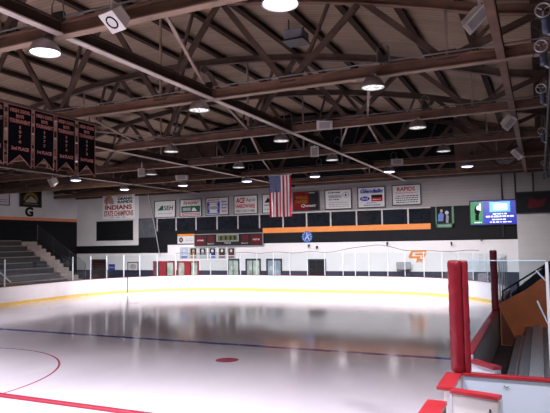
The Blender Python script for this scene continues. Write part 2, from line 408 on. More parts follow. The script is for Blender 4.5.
# positions along the outline: right side from the far padded post, right corner, end, left corner, then long panes on the left
def walk(P, start, stops):
    """points at given arc lengths"""
    out = []; L0 = 0; k = 0
    for a, b in zip(P, P[1:]):
        seg = math.dist(a, b)
        while k < len(stops) and stops[k] <= L0+seg+1e-9:
            f = (stops[k]-L0)/seg; out.append((a[0]+(b[0]-a[0])*f, a[1]+(b[1]-a[1])*f)); k += 1
        L0 += seg
    return out
gp = offs(PATH, .045)
lens = [0]
for a, b in zip(gp, gp[1:]): lens.append(lens[-1]+math.dist(a, b))
def arc_of(px):
    t = on_path(px); best = min(range(len(gp)-1), key=lambda i: abs(math.dist(gp[i], (t[1], t[2]))+math.dist(gp[i+1], (t[1], t[2]))-math.dist(gp[i], gp[i+1])))
    return lens[best]+math.dist(gp[best], (t[1], t[2]))
cols = [486.4, 472, 457.7, 441.4, 423.4, 404.5, 387.4, 368.5, 357-2, 342.7, 324.5, 307, 289.6, 273, 256.6, 240.2, 227.5, 210.5, 193.4, 175.5, 157.4, 140, 124, 107, 91, 73.5, 5.5]
stops = [7.2, 8.6, 10.0, 11.4, 12.8, 14.2]+[a for a in (arc_of(p) for p in cols) if a > 15.3]
stops += [stops[-1]+5.2*(i+1) for i in range(6)]
posts = walk(gp, 0, stops)
for i, (x, y) in enumerate(posts):
    MB().box(x-.02, x+.02, y-.03, y+.03, 1.09, 2.6).build('stanchion', 'stanchion', gl)
for (a, b), (s0, s1) in zip(zip(posts, posts[1:]), zip(stops, stops[1:])):
    mid = [gp[i] for i in range(len(gp)) if s0 < lens[i] < s1]
    line = [a]+mid+[b]; mb = MB()
    for p, q in zip(line, line[1:]): mb.add([(p[0],p[1],1.09),(q[0],q[1],1.09),(q[0],q[1],2.55),(p[0],p[1],2.55)], [(0,1,2,3)])
    o = mb.build('glass_pane', 'glass', gl)
# glass over the box divider
g = thing('box_glass', (-.4, 10.05, 1.1), 'clear glass sheet over the near box wall beside the red post', 'glass')
MB().add([(-1.15,10.05,1.11),(.07,10.05,1.11),(.07,10.05,2.94),(-1.15,10.05,2.94)], [(0,1,2,3)]).build('glass_pane', 'glass_box', g)
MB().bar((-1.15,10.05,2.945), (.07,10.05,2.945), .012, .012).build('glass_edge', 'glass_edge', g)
B(.055, .10, 10.0, 10.1, 1.11, 2.92).build('stanchion', 'stanchion', g)
MB().add([(.1,10.05,1.11),(1.6,10.05,1.11),(1.6,10.05,2.94),(.1,10.05,2.94)], [(0,1,2,3)]).build('glass_pane', 'glass_box', g)
mb = MB(); mb.bar((-.08, 10.16, 2.78), (.06, 10.1, 2.62), .02, .02); mb.bar((-.08, 10.16, 2.3), (.06, 10.1, 1.95), .02, .02)
mb.build('brace', 'stanchion', g)
# slack cable along the top of the far glass
pts = []
for i in range(60):
    x = -24.5+i*.36
    z = 2.62+.04*math.sin(i*.9)+ (.42*math.exp(-((x+9.6)/1.7)**2))
    pts.append((x, YF+.05, z))
tag(MB().tube(pts, .018, 6).build('slack_cable', 'steel'), 'thin dark cable sagging along the top of the far glass', 'cable')

# ------------------------------------------------------------------ players box on the right
t = thing('bench_platform', (.5, 15, 0), 'stepped dark platform of benches inside the box, pale plank on top', 'bench')
B(-.78, -.5, 10.12, 19.4, -.03, .32).build('lower_step', 'plank', t)
B(-.5, 2.6, 10.12, 19.4, -.03, .60).build('upper_step', 'plank', t)
B(-.30, -.04, 10.14, 19.35, .60, .66).build('seat_plank', 'plank_light', t)
B(.25, .5, 10.14, 19.35, .60, .66).build('seat_plank', 'plank', t)
B(-.62, -.5, 10.14, 19.35, .32, .34).build('foot_plank', 'plank_light', t)
t = thing('equipment_case', (-1.08, 12.6, 0), 'low black case lying on the floor behind the side boards', 'case')
B(-1.26, -.86, 12.1, 13.3, -.03, .22).build('case_body', 's_black', t); B(-1.27, -.85, 12.09, 13.31, .22, .26).build('lid', 'steel', t)
# orange wall beside the stairs
OY = 19.5
poly = [(-1.24, -.03), (-1.24, 1.27), (-.47, 1.70), (.24, 2.26), (3.2, 4.3), (3.2, -.03)]
mb = MB(); mb.prism(poly, lambda x, z: (x, OY, z), lambda x, z: (x, OY+.1, z))
o = thing('stair_wall', (0, OY, 0), 'orange painted wall with sloping top beside the stairs', 'wall')
mb.build('orange_panel', 'orange_panel', o)
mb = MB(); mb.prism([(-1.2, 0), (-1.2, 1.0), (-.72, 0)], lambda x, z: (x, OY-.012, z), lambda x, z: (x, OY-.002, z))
mb.build('shade_triangle', mat('shaded orange panel', (.24, .06, .03), .6), o)  # darker triangle, shade painted onto the orange wall
# stairs and right stands
t = thing('right_stairs', (0, 20.3, 0), 'pale concrete stairs climbing to the right stands behind the orange wall', 'stairs')
for i in range(14):
    B(-1.1+i*.36, -1.1+(i+1)*.36+.02, 19.62, 21.2, -.03, .26*(i+1)).build('step', 'concrete', t)
t = thing('stair_handrail', (-1.15, 21.4, 0), 'black pipe handrail rising beside the right stairs', 'railing')
MB().tube([(-1.24,21.3,0), (-1.24,21.3,1.5), (.15,21.3,2.42), (1.8,21.3,3.55)], .03, 8).build('rail', 's_black', t)
for i, x in enumerate((-.75, .05, .9)): MB().tube([(x,21.3,0), (x,21.3,1.5+(x+1.24)*.64)], .02, 8).build('baluster', 's_black', t)
sl = lambda x: 1.55+(x+1.03)*.85
t = thing('right_stand', (2, 24, 0), 'dark navy end wall and seats of the stand at right', 'stands')
mb = MB(); mb.prism([(-1.1, -.03), (-1.1, 1.2), (3.0, 4.7), (3.0, -.03)], lambda x, z: (x, 24.0, z), lambda x, z: (x, 24.12, z)); mb.build('end_wall', 'navy', t)
for i in range(9):
    B(-.9+i*.45, -.9+(i+1)*.45, 24.12, 35.4, -.03, .9+.36*i).build('tier', 'navy', t)
# ------------------------------------------------------------------ left bleachers
t = thing('bleachers', (-30, 20, 0), 'old wooden bleachers rising behind the left boards to the dark wall', 'bleachers')
y0b, y1b = 4.0, 28.5
NT = 8
for i in range(NT):
    x1 = -28.0-.60*i; z = 1.22+.36*i
    B(x1-.60, x1, y0b, y1b, -.03 if i == 0 else z-.45, z-.05).build('riser', 'bleach_grey' if i < 3 else 'bleach_dark', t)
    B(x1-.34, x1+.03, y0b, y1b, z-.05, z).build('seat_board', 'bleach', t)
B(-36.9, -28.0-.6*NT, y0b, y1b, 2.9, 3.75).build('walkway', 'bleach_dark', t)
t = thing('bleacher_stairs', (-30, 29.2, 0), 'pale steps at the far end of the left bleachers', 'stairs')
for i in range(11):
    x1 = -27.9-.42*i; B(x1-.44, x1, y1b, y1b+1.3, -.03, 1.1+.255*i).build('step', 'concrete', t)
t = thing('guard_railing', (-29.5, 30.1, 0), 'dark slanted guard railing along the far side of the bleacher steps', 'railing')
for k in range(6):
    z = .25+.17*k
    MB().tube([(-27.9, 30.0, 1.0+z), (-32.3, 30.0, 3.7+z)], .018, 6).build('rail', 'steel', t)
for x in (-27.9, -29.3, -30.8, -32.3): MB().tube([(x, 30.0, 1+(-27.9-x)*.61), (x, 30.0, 2.15+(-27.9-x)*.61)], .025, 6).build('rail_post', 'steel', t)
t = thing('aisle_handrail', (-28.3, 24, 0), 'short pale handrail slanting down to the left boards', 'railing')
MB().tube([(-28.5, 23.3, 2.2), (-28.5, 24.6, 1.15), (-28.5,24.65,.9)], .04, 8).build('rail', 'metal', t)
MB().tube([(-28.5, 23.3, 2.2), (-28.5, 23.3, .9)], .03, 8).build('rail_post', 'metal', t)
for (px, py, w, lab) in ((38, 266, .9, 'black square cushion left on the bleacher seats, wider of two'), (66, 263.5, .55, 'small black cushion on the bleacher seats near the aisle steps')):
    yy, zz = PX(px, py, -29.55)
    t = thing('seat_cushion', (-29.5, yy, zz), lab, 'cushion')
    B(-29.50, -29.25, yy-w/2, yy+w/2, 1.945, 2.32).build('cushion_body', 's_black', t); B(-29.51, -29.24, yy-w/2-.01, yy+w/2+.01, 2.12, 2.14).build('seam', 'steel', t)

# ------------------------------------------------------------------ walls
W = WALLY
struct('wall_back', B(WALLX, XE, W, W+.2, -.03, 7.62), 'white_wall')
struct('wall_left', B(WALLX-.2, WALLX, YB, W, -.03, 8.1), 'plain_wall')
struct('wall_right', B(XE, XE+.2, YB, W, -.03, 8.1), 'grey_wall')
struct('wall_front', B(WALLX, XE, YB-.2, YB, -.03, 8.1), 'grey_wall')
def wx(px, py, d=0): return PY(px, py, W-d)[0]
def wz(px, py, d=0): return PY(px, py, W-d)[1]
X77, X139, X168, X518 = wx(77.5, 220), wx(139, 235), wx(168, 245), wx(517.5, 230)
struct('wall_back_left', B(X77, X139, W-.06, W, 3.27, 7.42), 'plain_wall')
struct('trim_1', B(X139, X518, W-.06, W, 3.25, 5.50), 'black')                 # black band of the upper floor
struct('trim_2', B(X77, X168, W-.10, W, 2.62, 3.27), 'black')                    # lower ledge at left
struct('trim_3', B(X168, X518, W-.05, W, -.03, 3.25), 'low_wall')                # white lower wall, its strong light painted into the colour
struct('trim_4', B(X77, X168, W-.05, W, -.03, 2.62), 'low_wall')
struct('baseboard_back', B(X77, X518, W-.08, W-.05, -.03, 1.2), 'navy')
struct('wall_right_end', B(X518, XE, W-.3, W, -.03, 5.65), 'grey_wall')
struct('trim_5', B(WALLX, WALLX+.05, YB, W-.1, -.03, 5.42), 'black')            # dark lower part of the left wall
struct('trim_6', B(WALLX+.0, WALLX+.07, YB, W-.1, 5.42, 5.66), 'orange_dull')
struct('trim_7', B(WALLX, X77, W-.05, W, -.03, 5.4), 'black')
# orange stripe under the windows
xa, xb = wx(263.5, 233), wx(431, 229)
struct('trim_8', B(xa, xb, W-.12, W-.06, 4.02, 4.40), 'orange')
# windows of the upper floor
edges = [157.4, 176.3, 196.2, 217.2, 238, 259.5, 283, 306.5, 330.5, 356.3, 381.8, 407.8, 431]
for i, (a, b) in enumerate(zip(edges, edges[1:])):
    xa_, xb_ = wx(a, 220), wx(b, 220); f = tag(MB().box(xa_, xa_+.10, W-.12, W-.06, 4.40, 5.42).box(xa_, xb_, W-.12, W-.06, 5.42, 5.50).build('window_%d' % (i+1), 'mullion'), kind='structure')
    B(xa_+.10, xb_, W-.09, W-.061, 4.40, 5.42).build('pane', 'pane', f)
f = tag(B(wx(139.5,225), wx(156,225), W-.10, W-.06, 3.9, 5.45).build('window_13', 'pane_pale'), kind='structure')  # paler pane, the window's reflection painted into its colour
o = thing('wall_panel', (wx(115, 230), W, 4.2), 'large black rectangular board on the white wall under the Indians sign', 'board')
B(wx(97, 230), wx(133.6, 230), W-.08, W, wz(115, 240), wz(115, 221.5)).build('board_panel', 'black', o)
mb = MB(); x0, x1, z0, z1 = wx(97,230), wx(133.6,230), wz(115,240), wz(115,221.5)
mb.box(x0-.05, x1+.05, W-.1, W, z0-.05, z0).box(x0-.05, x1+.05, W-.1, W, z1, z1+.05).build('frame', 's_frame', o)

# ------------------------------------------------------------------ gable and roof
APX, APZ = -13.4, 10.35
def arch(x):
    d = abs(x-APX)
    if d < 13: return APZ-.0125*d*d
    return APZ-.0125*169-.05*(d-13)
TD, PD = .26, .20
def rooftop(x): return arch(x)+TD+PD
xs = [WALLX+.01+(XE-WALLX)*i/48 for i in range(49)]
mb = MB()
for a, b in zip(xs, xs[1:]):
    za, zb = rooftop(a), rooftop(b)
    mb.add([(a,YB-.2,za),(b,YB-.2,zb),(b,W+.2,zb),(a,W+.2,za),(a,YB-.2,za+.1),(b,YB-.2,zb+.1),(b,W+.2,zb+.1),(a,W+.2,za+.1)],
           [(0,1,2,3),(4,7,6,5)])
struct('ceiling', mb, 'deck')
def gable(x0, x1, y0, y1, m, name):
    q = [x for x in xs if x0 < x < x1]; q = [x0]+q+[x1]
    poly = [(x, rooftop(x)-.005) for x in q]+[(x1, 7.60), (x0, 7.60)]
    mb = MB(); mb.prism(poly, lambda x, z: (x, y0, z), lambda x, z: (x, y1, z)); struct(name, mb, m)
gable(WALLX, -24.0, W-.02, W+.2, 'ply', 'wall_gable_left')
gable(-24.0, -4.85, W-.02, W+.2, 'black', 'wall_gable_middle')
gable(-4.85, XE, W-.02, W+.2, 'ply', 'wall_gable_right')
gable(WALLX, XE, YB-.2, YB, 'ply', 'wall_gable_front')
gable(-18.2, -3.85, 30.86, 30.96, 'black', 'wall_partition_middle')
gable(-3.85, XE, 30.86, 30.96, 'ply', 'wall_partition_right')
gable(WALLX, -18.2, 30.86, 30.96, 'web', 'wall_partition_left')
struct('trim_9', B(WALLX, XE, W-.22, W, 7.42, 7.66), 'web')                   # eaves beam over the far wall
# purlins
k = 0
x = XE-.5
while x > WALLX+.3:
    z = arch(x)+TD
    tag(MB().box(x-.05, x+.05, YB+.3, 30.8, z+.005, z+PD-.03).box(x-.095, x+.095, YB+.3, 30.8, z, z+.03).build('roof_purlin', 'purlin'),
        'dark steel purlin under the plank roof, %s counted from the right wall' % ORD[k], 'purlin', 'roof purlins')
    k += 1; x -= 1.6
# trusses
TY = [8.15, 13.7, 19.25, 24.9, 30.7, 36.4]
BN = [-1.8+4.05*i for i in range(-8, 3)]            # bottom nodes
rodmats = 'web'
for ti, y in enumerate(TY):
    r = thing('roof_truss', (XM, y, CH), 'brown steel roof truss with arched top chord, %s from the camera' % ORD[ti], 'truss', 'roof trusses')
    mb = MB(); x0, x1 = WALLX+.05, XE-.05
    mb.box(x0, x1, y-.02, y+.02, CH+.02, CH+.27).box(x0, x1, y-.09, y+.09, CH+.25, CH+.28); 
    mb.build('bottom_chord', 'truss', r)
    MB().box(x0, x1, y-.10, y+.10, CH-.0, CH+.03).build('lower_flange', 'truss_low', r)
    mb = MB(); n = 44
    for i in range(n):
        a = x0+(x1-x0)*i/n; b = x0+(x1-x0)*(i+1)/n
        mb.bar((a, y, arch(a)+.13), (b, y, arch(b)+.13), .05, TD-.01); mb.bar((a, y, arch(a)+.015), (b, y, arch(b)+.015), .18, .03)
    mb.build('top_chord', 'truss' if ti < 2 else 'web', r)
    for i, bx in enumerate(BN):
        for s in (-1, 1):
            tx = bx+s*2.025
            if tx < x0 or tx > x1 or bx < x0: continue
            MB().bar((bx+s*.12, y, CH+.26), (tx-s*.08, y, arch(tx)+.02), .15, .10, up=(0,1,0)).build('web', 'web', r)
        if x0 < bx < x1 and bx+1.0 < x1: MB().bar((bx+.3, y+.05, CH+.26), (bx+1.15, y+.05, arch(bx+1.15)+.02), .08, .07, up=(0,1,0)).build('web', 'web', r)
        if i % 2 == 0 and x0 < bx < x1: MB().bar((bx, y, CH+.26), (bx, y, arch(bx)+.02), .06, .06, up=(0,1,0)).build('hanger', 'rod', r)
        mb = MB(); mb.box(bx-.22, bx+.22, y-.03, y+.03, CH+.2, CH+.42) ; mb.build('gusset', 'web', r)
    MB().tube([(x0+.2, y-.11, CH+.34), (x1-.2, y-.11, CH+.34)], .018, 6).build('conduit', 'conduit', r)
# tie beams in each bay, level with the bottom chords
for ci, (x, nm) in enumerate(((-.62, 'right line near the camera'), (-8.12, 'line over the near half'), (-16.3, 'line over the far half'), (-24.5, 'line over the left boards'))):
    for bi, (a, b) in enumerate(zip(TY, TY[1:]+[W-.1])):
        if ci == 0 and bi == 0: pass
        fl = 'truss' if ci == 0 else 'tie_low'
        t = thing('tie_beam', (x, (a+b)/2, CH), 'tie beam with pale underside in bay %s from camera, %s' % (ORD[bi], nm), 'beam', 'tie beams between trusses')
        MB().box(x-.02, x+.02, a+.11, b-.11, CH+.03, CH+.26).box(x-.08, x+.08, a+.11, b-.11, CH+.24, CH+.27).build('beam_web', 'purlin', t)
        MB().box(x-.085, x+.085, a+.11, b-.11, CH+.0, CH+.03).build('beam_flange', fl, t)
    a, b = 2.0, TY[0]; fl = 'truss' if ci == 0 else 'tie_low'
    t = thing('tie_beam', (x, 5, CH), 'tie beam with pale underside reaching overhead before the first truss, %s' % nm, 'beam', 'tie beams between trusses')
    MB().box(x-.02, x+.02, a, b-.11, CH+.03, CH+.26).box(x-.08, x+.08, a, b-.11, CH+.24, CH+.27).build('beam_web', 'purlin', t)
    MB().box(x-.085, x+.085, a, b-.11, CH+.0, CH+.03).build('beam_flange', fl, t)
# thick brown post-like beam rising to the roof at right (long purlin seen from below)
# brace rods in the plane of the chords
for i, (a, b, lab) in enumerate((((-5.95, 8.15), (-8.3, 13.65), 'first bay'), ((-3.65, 13.7), (-5.25, 19.25), 'second bay beneath the hanging lamp'), ((-5.4, 19.3), (-6.3, 24.9), 'third bay'),
                            ((-8.2, 13.75), (-9.9, 19.2), 'second bay, middle'), ((-9.95, 19.3), (-12.2, 24.85), 'third bay, middle'), ((-12.3, 24.95), (-14.4, 30.7), 'fourth bay'),
                            ((-5.9, 19.3), (-8.1, 24.9), 'third bay near the ivory speaker'), ((-16.9, 13.7), (-13.6, 19.2), 'second bay beyond the banners'), ((-13.2, 13.7), (-15.2, 19.2), 'second bay at left'))):
    tag(MB().bar((a[0], a[1], CH+.306), (b[0], b[1], CH+.306), .07, .05).build('brace_rod', 'rod'), 'thin pale diagonal brace between trusses in the %s' % lab, 'brace')

# ------------------------------------------------------------------ lamps
LX = [-3.5, -8.4, -13.2, -18.4, -23.6]
def lamp(x, y, lit, label, z=CH, hoop=True, k=1.0):
    t = thing('high_bay_lamp', (x, y, z-.3), label, 'lamp', 'high bay lamps over the ice')
    mb = MB(); mb.lathe([(.285*k, -.02), (.29*k, 0), (.275*k, .06), (.21*k, .18), (.13*k, .235), (.085*k, .25)], (x, y, z-.31), 24, False, True)
    mb.build('reflector_dome', 'dome', t, smooth=True); dm = MB.last
    MB().lathe([(.262*k, 0), (.262*k, .01)], (x, y, z-.315), 24, True, True).build('lens', {0: 'unlit', 1: 'lit', 2: 'lit_far', 3: 'lit'}[lit], dm)
    mb = MB().tube([(x, y, z-.1), (x, y, z+.02)], .03, 8); mb.box(x-.05, x+.05, y-.03, y+.24, z+.0, z+.03); mb.build('hanger_bracket', 'conduit', t)
    mb = MB().tube([(x+.1, y+.05, z+.3), (x+.12, y+.05, z+.62), (x+.24, y+.05, z+.74), (x+.38, y+.05, z+.66), (x+.42, y+.05, z+.3)], .014, 6)
    mb.build('cable_loop', 'conduit', t)
    MB().box(x+.14, x+.38, y+.03, y+.13, z+.29, z+.44).build('ballast_box', 'steel', t)
    if lit:
        l = bpy.data.lights.new('lamp_light', 'AREA'); l.shape = 'DISK'; l.size = .5*k
        l.energy = {1: PW[0], 2: PW[1]*(2.2 if x < -24.5 else 1), 3: 380}[lit]*(.4 if 10 < y < 20 and -23.7 < x < -23.5 else 1); l.spread = math.radians({1: 120, 2: 114, 3: 165}[lit]); l.color = (.97, .92, 1.0) if lit == 1 else (1.0, .95, .98)
        lo = bpy.data.objects.new('lamp_light', l); COL.objects.link(lo); lo.location = (x, y, z-.325-(.06 if lit == 2 else 0)); lo.rotation_euler = (math.radians(38 if lit == 2 and y > 28 else 0), 0, 0) if not (lit == 2 and x < -23.5) else (math.radians(34), math.radians(38 if y < 28 else 22), 0); child(lo, t)
        lo.matrix_parent_inverse = Matrix.Translation(-Vector(t.location))
PW = (300, 430)
rows = [(2.4, [1]*5), (7.95, [1]*5), (13.4, [0, 0, 0, 0, 1]), (18.95, [0, 0, 0, 0, 1]), (24.6, [0, 0, 0, 0, 2])]  # nearest row and left end of the next are unseen, added for light
for ri, (y, st) in enumerate(rows):
    for xi, x in enumerate(LX):
        if ri == 2 and xi == 2: continue
        if ri in (0,) and False: continue
        lab = '%s round high bay lamp, %s from the right in lamp row %s from camera' % ('glowing' if st[xi] else 'dim unlit', ORD[xi], ORD[ri])
        lamp(x, y, st[xi], lab, hoop=True)
for j, y in enumerate((2.4, 8.0)): lamp(1.9, y, 3, 'unseen round lamp added to light the box, %s from camera' % ORD[j])  # extra lamps out of view, added to brighten the players box
for xi, x in enumerate((-3.2, -7.2, -11.45, -15.8, -20.35, -24.95)):
    lamp(x, 30.42, 2, 'flat glowing violet white lamp, %s from the right in the farthest lit row' % ORD[xi], k=1.08)

# ------------------------------------------------------------------ speakers and fixtures on the trusses
def oriented(t, c, rot):
    return Matrix.Translation(Vector(c)) @ rot.to_4x4()
from mathutils import Euler
def speaker(x, y, z, w, h, d, rot, label, ring=False, up=CH):
    t = thing('ceiling_speaker', (x, y, z), label, 'speaker', 'speakers hung from the trusses')
    R = Euler([math.radians(a) for a in rot]).to_matrix(); Mx = Matrix.Translation((x, y, z)) @ R.to_4x4()
    def put(mb): mb.v = [tuple(Mx @ Vector(v)) for v in mb.v]; return mb
    put(MB().add([(-w/2,-d*.3,-h/2),(w/2,-d*.3,-h/2),(w/2,d*.5,-h*.36),(-w/2,d*.5,-h*.36),(-w/2,-d*.3,h/2),(w/2,-d*.3,h/2),(w/2,d*.5,h*.36),(-w/2,d*.5,h*.36)],
                 [(0,3,2,1),(4,5,6,7),(0,1,5,4),(1,2,6,5),(2,3,7,6),(3,0,4,7)]).box(-w*.53, w*.53, -d*.42, -d*.3, -h*.53, h*.53)).build('cabinet', 'spk', t); cb = MB.last
    if ring:
        n = 28; mb = MB(); mb.tube([(w*.30*math.cos(i*2*PI/n), -d*.43, h*.30*math.sin(i*2*PI/n)) for i in range(n)], .016, 6, True); put(mb).build('grille_ring', 's_black', cb)
        mb = MB(); mb.prism([(w*.27*math.cos(i*2*PI/n), h*.27*math.sin(i*2*PI/n)) for i in range(n)], lambda a, b: (a, -d*.425, b), lambda a, b: (a, -d*.40, b)); put(mb).build('grille', 'spk', cb)
    else: put(MB().box(-w*.36, w*.36, -d*.435, -d*.42, -h*.38, h*.38)).build('grille', 'spk_dark', cb)
    top = Mx @ Vector((0, d*.1, h*.3))
    MB().tube([top, (top.x, top.y, max(up+.02, top.z+.1))], .03, 8).build('hanging_bracket', 'spk', t)
speaker(-6.55, 7.75, 7.23, .36, .36, .26, (52, 0, -12), 'square ivory speaker with round grille under the nearest truss', True, up=7.6)
speaker(-.93, 11.0, 7.36, .22, .52, .26, (30, 35, 55), 'ivory box speaker tilted on the beam at the upper right', up=7.95)
speaker(-.80, 20.4, 7.15, .26, .46, .28, (35, 25, 50), 'ivory speaker on the right beam behind the third truss', up=7.31)
speaker(-.74, 27.8, 7.1, .28, .5, .3, (35, -25, -50), 'ivory speaker on the right beam in front of the fifth truss', up=7.31)
speaker(-18.9, 24.45, 7.1, .42, .42, .14, (5, 0, 0), 'flat square white speaker panel beside the fourth truss', up=7.62)
speaker(-14.6, 25.2, 7.55, .75, .34, .3, (20, 0, 12), 'long ivory horn speaker on the fourth truss chord, middle', up=7.6)
speaker(-20.3, 30.3, 7.5, .75, .32, .3, (20, 0, 12), 'long ivory horn speaker on the fifth truss chord', up=7.6)
speaker(-6.75, 19.0, 7.42, .52, .30, .3, (20, 0, 25), 'ivory horn speaker on the third truss chord', up=7.6)
speaker(-9.2, 24.5, 7.42, .36, .46, .12, (5, 0, 20), 'flat white panel speaker on the fourth truss chord', up=7.7)
speaker(-6.75, 30.4, 7.5, .6, .3, .3, (20, 0, 12), 'ivory horn speaker on the fifth truss chord near the right', up=7.6)
speaker(-25.3, 24.6, 7.0, .4, .45, .4, (30, 0, -20), 'ivory speaker above the left boards under the fourth truss', up=7.31)
# double tube fixture high on the far wall at right
t = thing('tube_light', (-1.5, 37, 7.6), 'pale double strip light fixture hung before the far wall at right', 'light fixture')
for py in (162.6, 168.0):
    x0, z = PY(495, py, 37); x1 = PY(523, py, 37)[0]
    hs = B(x0, x1, 36.9, 37.1, z-.1, z+.1).build('housing', 's_grey', t); tb = B(x0+.1, x1-.1, 36.92, 37.08, z-.13, z-.1).build('tube', 's_white', t)
for xx in (x0+.3, x1-.3): MB().tube([(xx, 37.0, z), (xx, 37.0, arch(xx)+TD+.02)], .012, 6).build('suspension_rod', 'steel', t)
# hatch / heater near the roof
t = thing('roof_heater', (-6.6, 16.3, 9.9), 'small pale box heater fixed under the roof planks', 'heater')
B(-6.95, -6.35, 16.0, 16.6, 9.55, 9.85).build('heater_body', 's_grey', t)
B(-7.0, -6.3, 15.95, 16.65, 9.50, 9.55).build('grille', 'steel', t)
for xx in (-6.9, -6.4): MB().tube([(xx, 16.3, 9.85), (xx, 16.3, rooftop(xx))], .02, 6).build('hanger', 'steel', t)
# horizontal pipe with handwheel valves at the right edge
t = thing('valve_pipe', (.32, 20, 7.1), 'dark pipe run along the roof carrying handwheel valves at the right', 'pipe')
MB().tube([(.36, 9.0, 6.75), (.36, 37.0, 6.75)], .05, 10).build('pipe', 'valve_dark', t)
MB().tube([(.62, 9.0, 6.9), (.62, 37.0, 6.9)], .08, 10).build('pipe', 'valve_dark', t)
for y in (11, 17, 22.6, 28.2, 34): MB().tube([(.36, y, 6.75), (.36, y, 9.0 if y < 30 else 8.8)], .015, 6).build('hanger', 'steel', t)
for i, (px, py, zz) in enumerate(((543, 10, 7.15), (541, 46, 7.15), (541, 88.6, 7.15), (541.5, 131, 7.1), (543.5, 163, 7.1))):
    r = ray(px, py); tt = (zz-EYE)/r[2]; x, y, z = r[0]*tt, r[1]*tt, zz
    v = thing('handwheel_valve', (x, y, z), 'grey three spoked handwheel valve on the right pipe, %s from camera' % ORD[i], 'valve', 'handwheel valves')
    n = 24; R = .12
    MB().tube([(x+R*math.cos(a*2*PI/n), y, z+R*math.sin(a*2*PI/n)) for a in range(n)], .016, 6, True).build('wheel_rim', 'wheel', v); rim = MB.last
    for j in range(3):
        a = .5+j*2*PI/3; MB().tube([(x, y, z), (x+R*math.cos(a), y, z+R*math.sin(a))], .011, 6).build('spoke', 'wheel', rim)
    MB().tube([(x, y-.02, z), (x, y+.16, z-.02)], .02, 8).build('stem', 'steel', v)
    MB().lathe([(.03, -.4), (.06, -.38), (.075, -.3), (.06, -.2), (.08, -.16), (.05, -.1), (.02, -.08)], (x+.04, y+.14, z+.02), 14, True, True).build('valve_body', 'blue_body', v, smooth=True)
    MB().tube([(x+.04, y+.14, z-.36), (x+.12, y+.14, z-.42), (.36, y+.14, 6.78)], .02, 8).build('branch_pipe', 'wheel', v)
    MB().tube([(x+.02, y+.14, z-.1), (x-.14, y+.14, z-.08), (x-.17, y+.14, z-.2), (x-.05, y+.14, z-.3)], .012, 6).build('hose', 'steel', v)

# ------------------------------------------------------------------ signs
class Panel:
    """a flat sign standing on a wall plane; u to the right, v up, both 0..1"""
    def __init__(s, name, label, cat, put, w, h, loc, bg, frame=None, fw=.03, group=None):
        s.put = put; s.w = w; s.h = h; s.fw = fw
        s.t = thing(name, loc, label, cat, group)
        s.rect(0, 0, 1, 1, bg, 0, 'panel', thick=.05)
        s.lay = 0
        if frame:
            a, b = fw/w, fw/h; mb = MB()
            for q in ((-a, -b, 0, 1+b), (1, -b, 1+a, 1+b), (0, -b, 1, 0), (0, 1, 1, 1+b)): s._r(mb, *q, .03, .06)
            mb.build('frame', frame, s.t)
    def _r(s, mb, u0, v0, u1, v1, d, th):
        P = s.put
        vs = [P(u0,v0,d),P(u1,v0,d),P(u1,v1,d),P(u0,v1,d),P(u0,v0,d-th),P(u1,v0,d-th),P(u1,v1,d-th),P(u0,v1,d-th)]
        mb.add(vs, [(0,1,2,3),(7,6,5,4),(0,4,5,1),(1,5,6,2),(2,6,7,3),(3,7,4,0)])
    def rect(s, u0, v0, u1, v1, m, d=.004, name='printed_field', thick=.004):
        mb = MB(); s._r(mb, u0, v0, u1, v1, d, thick); return mb.build(name, m, s.t)
    def poly(s, pts, m, d=.006, name='printed_shape'):
        mb = MB(); mb.prism(pts, lambda u, v: s.put(u, v, d), lambda u, v: s.put(u, v, d-.004)); return mb.build(name, m, s.t)
    def oval(s, cu, cv, ru, rv, m, d=.006, name='printed_shape', n=24):
        return s.poly([(cu+ru*math.cos(i*2*PI/n), cv+rv*math.sin(i*2*PI/n)) for i in range(n)], m, d, name)
    def txt(s, body, u0, v0, u1, v1, m, bold=0, shear=0):
        P = s.put
        return text(body, (u0, v0, u1, v1), lambda u, v, d: P(u, v, d), m, s.t, bold=bold, shear=shear)
    def lines(s, u0, v0, u1, v1, n, m, seed=1):
        rnd = random.Random(seed); mb = MB(); hh = (v1-v0)/n
        for i in range(n):
            u = u0+rnd.random()*.05; v = v1-(i+.5)*hh
            while u < u1-.03:
                l = min(rnd.uniform(.03, .1)*min(1, (u1-u0)*1.6+.2), u1-u); s._r(mb, u, v-hh*.22, u+l, v+hh*.22, .008, .004); u += l+.02
        mb.build('small_print', m, s.t)
def far_panel(name, label, cat, px0, py0, px1, py1, bg, frame=None, d=.12, group=None, fw=.06, D=None):
    yy = W-d; mx, my = (px0+px1)/2, (py0+py1)/2
    xl, xr = PY(px0, my, yy)[0], PY(px1, my, yy)[0]; zt, zb = PY(mx, py0, yy)[1], PY(mx, py1, yy)[1]
    put = lambda u, v, dd: (xl+(xr-xl)*u, yy-dd, zb+(zt-zb)*v)
    return Panel(name, label, cat, put, xr-xl, zt-zb, ((xl+xr)/2, yy, zb), bg, frame, fw, group)
def left_panel(name, label, cat, px0, py0, px1, py1, bg, frame=None, X=WALLX+.12, fw=.06):
    mx, my = (px0+px1)/2, (py0+py1)/2
    yl, yr = PX(px0, my, X)[0], PX(px1, my, X)[0]; zt, zb = PX(mx, py0, X)[1], PX(mx, py1, X)[1]
    put = lambda u, v, dd: (X+dd, yl+(yr-yl)*u, zb+(zt-zb)*v)
    return Panel(name, label, cat, put, yr-yl, zt-zb, (X, (yl+yr)/2, zb), bg, frame, fw)

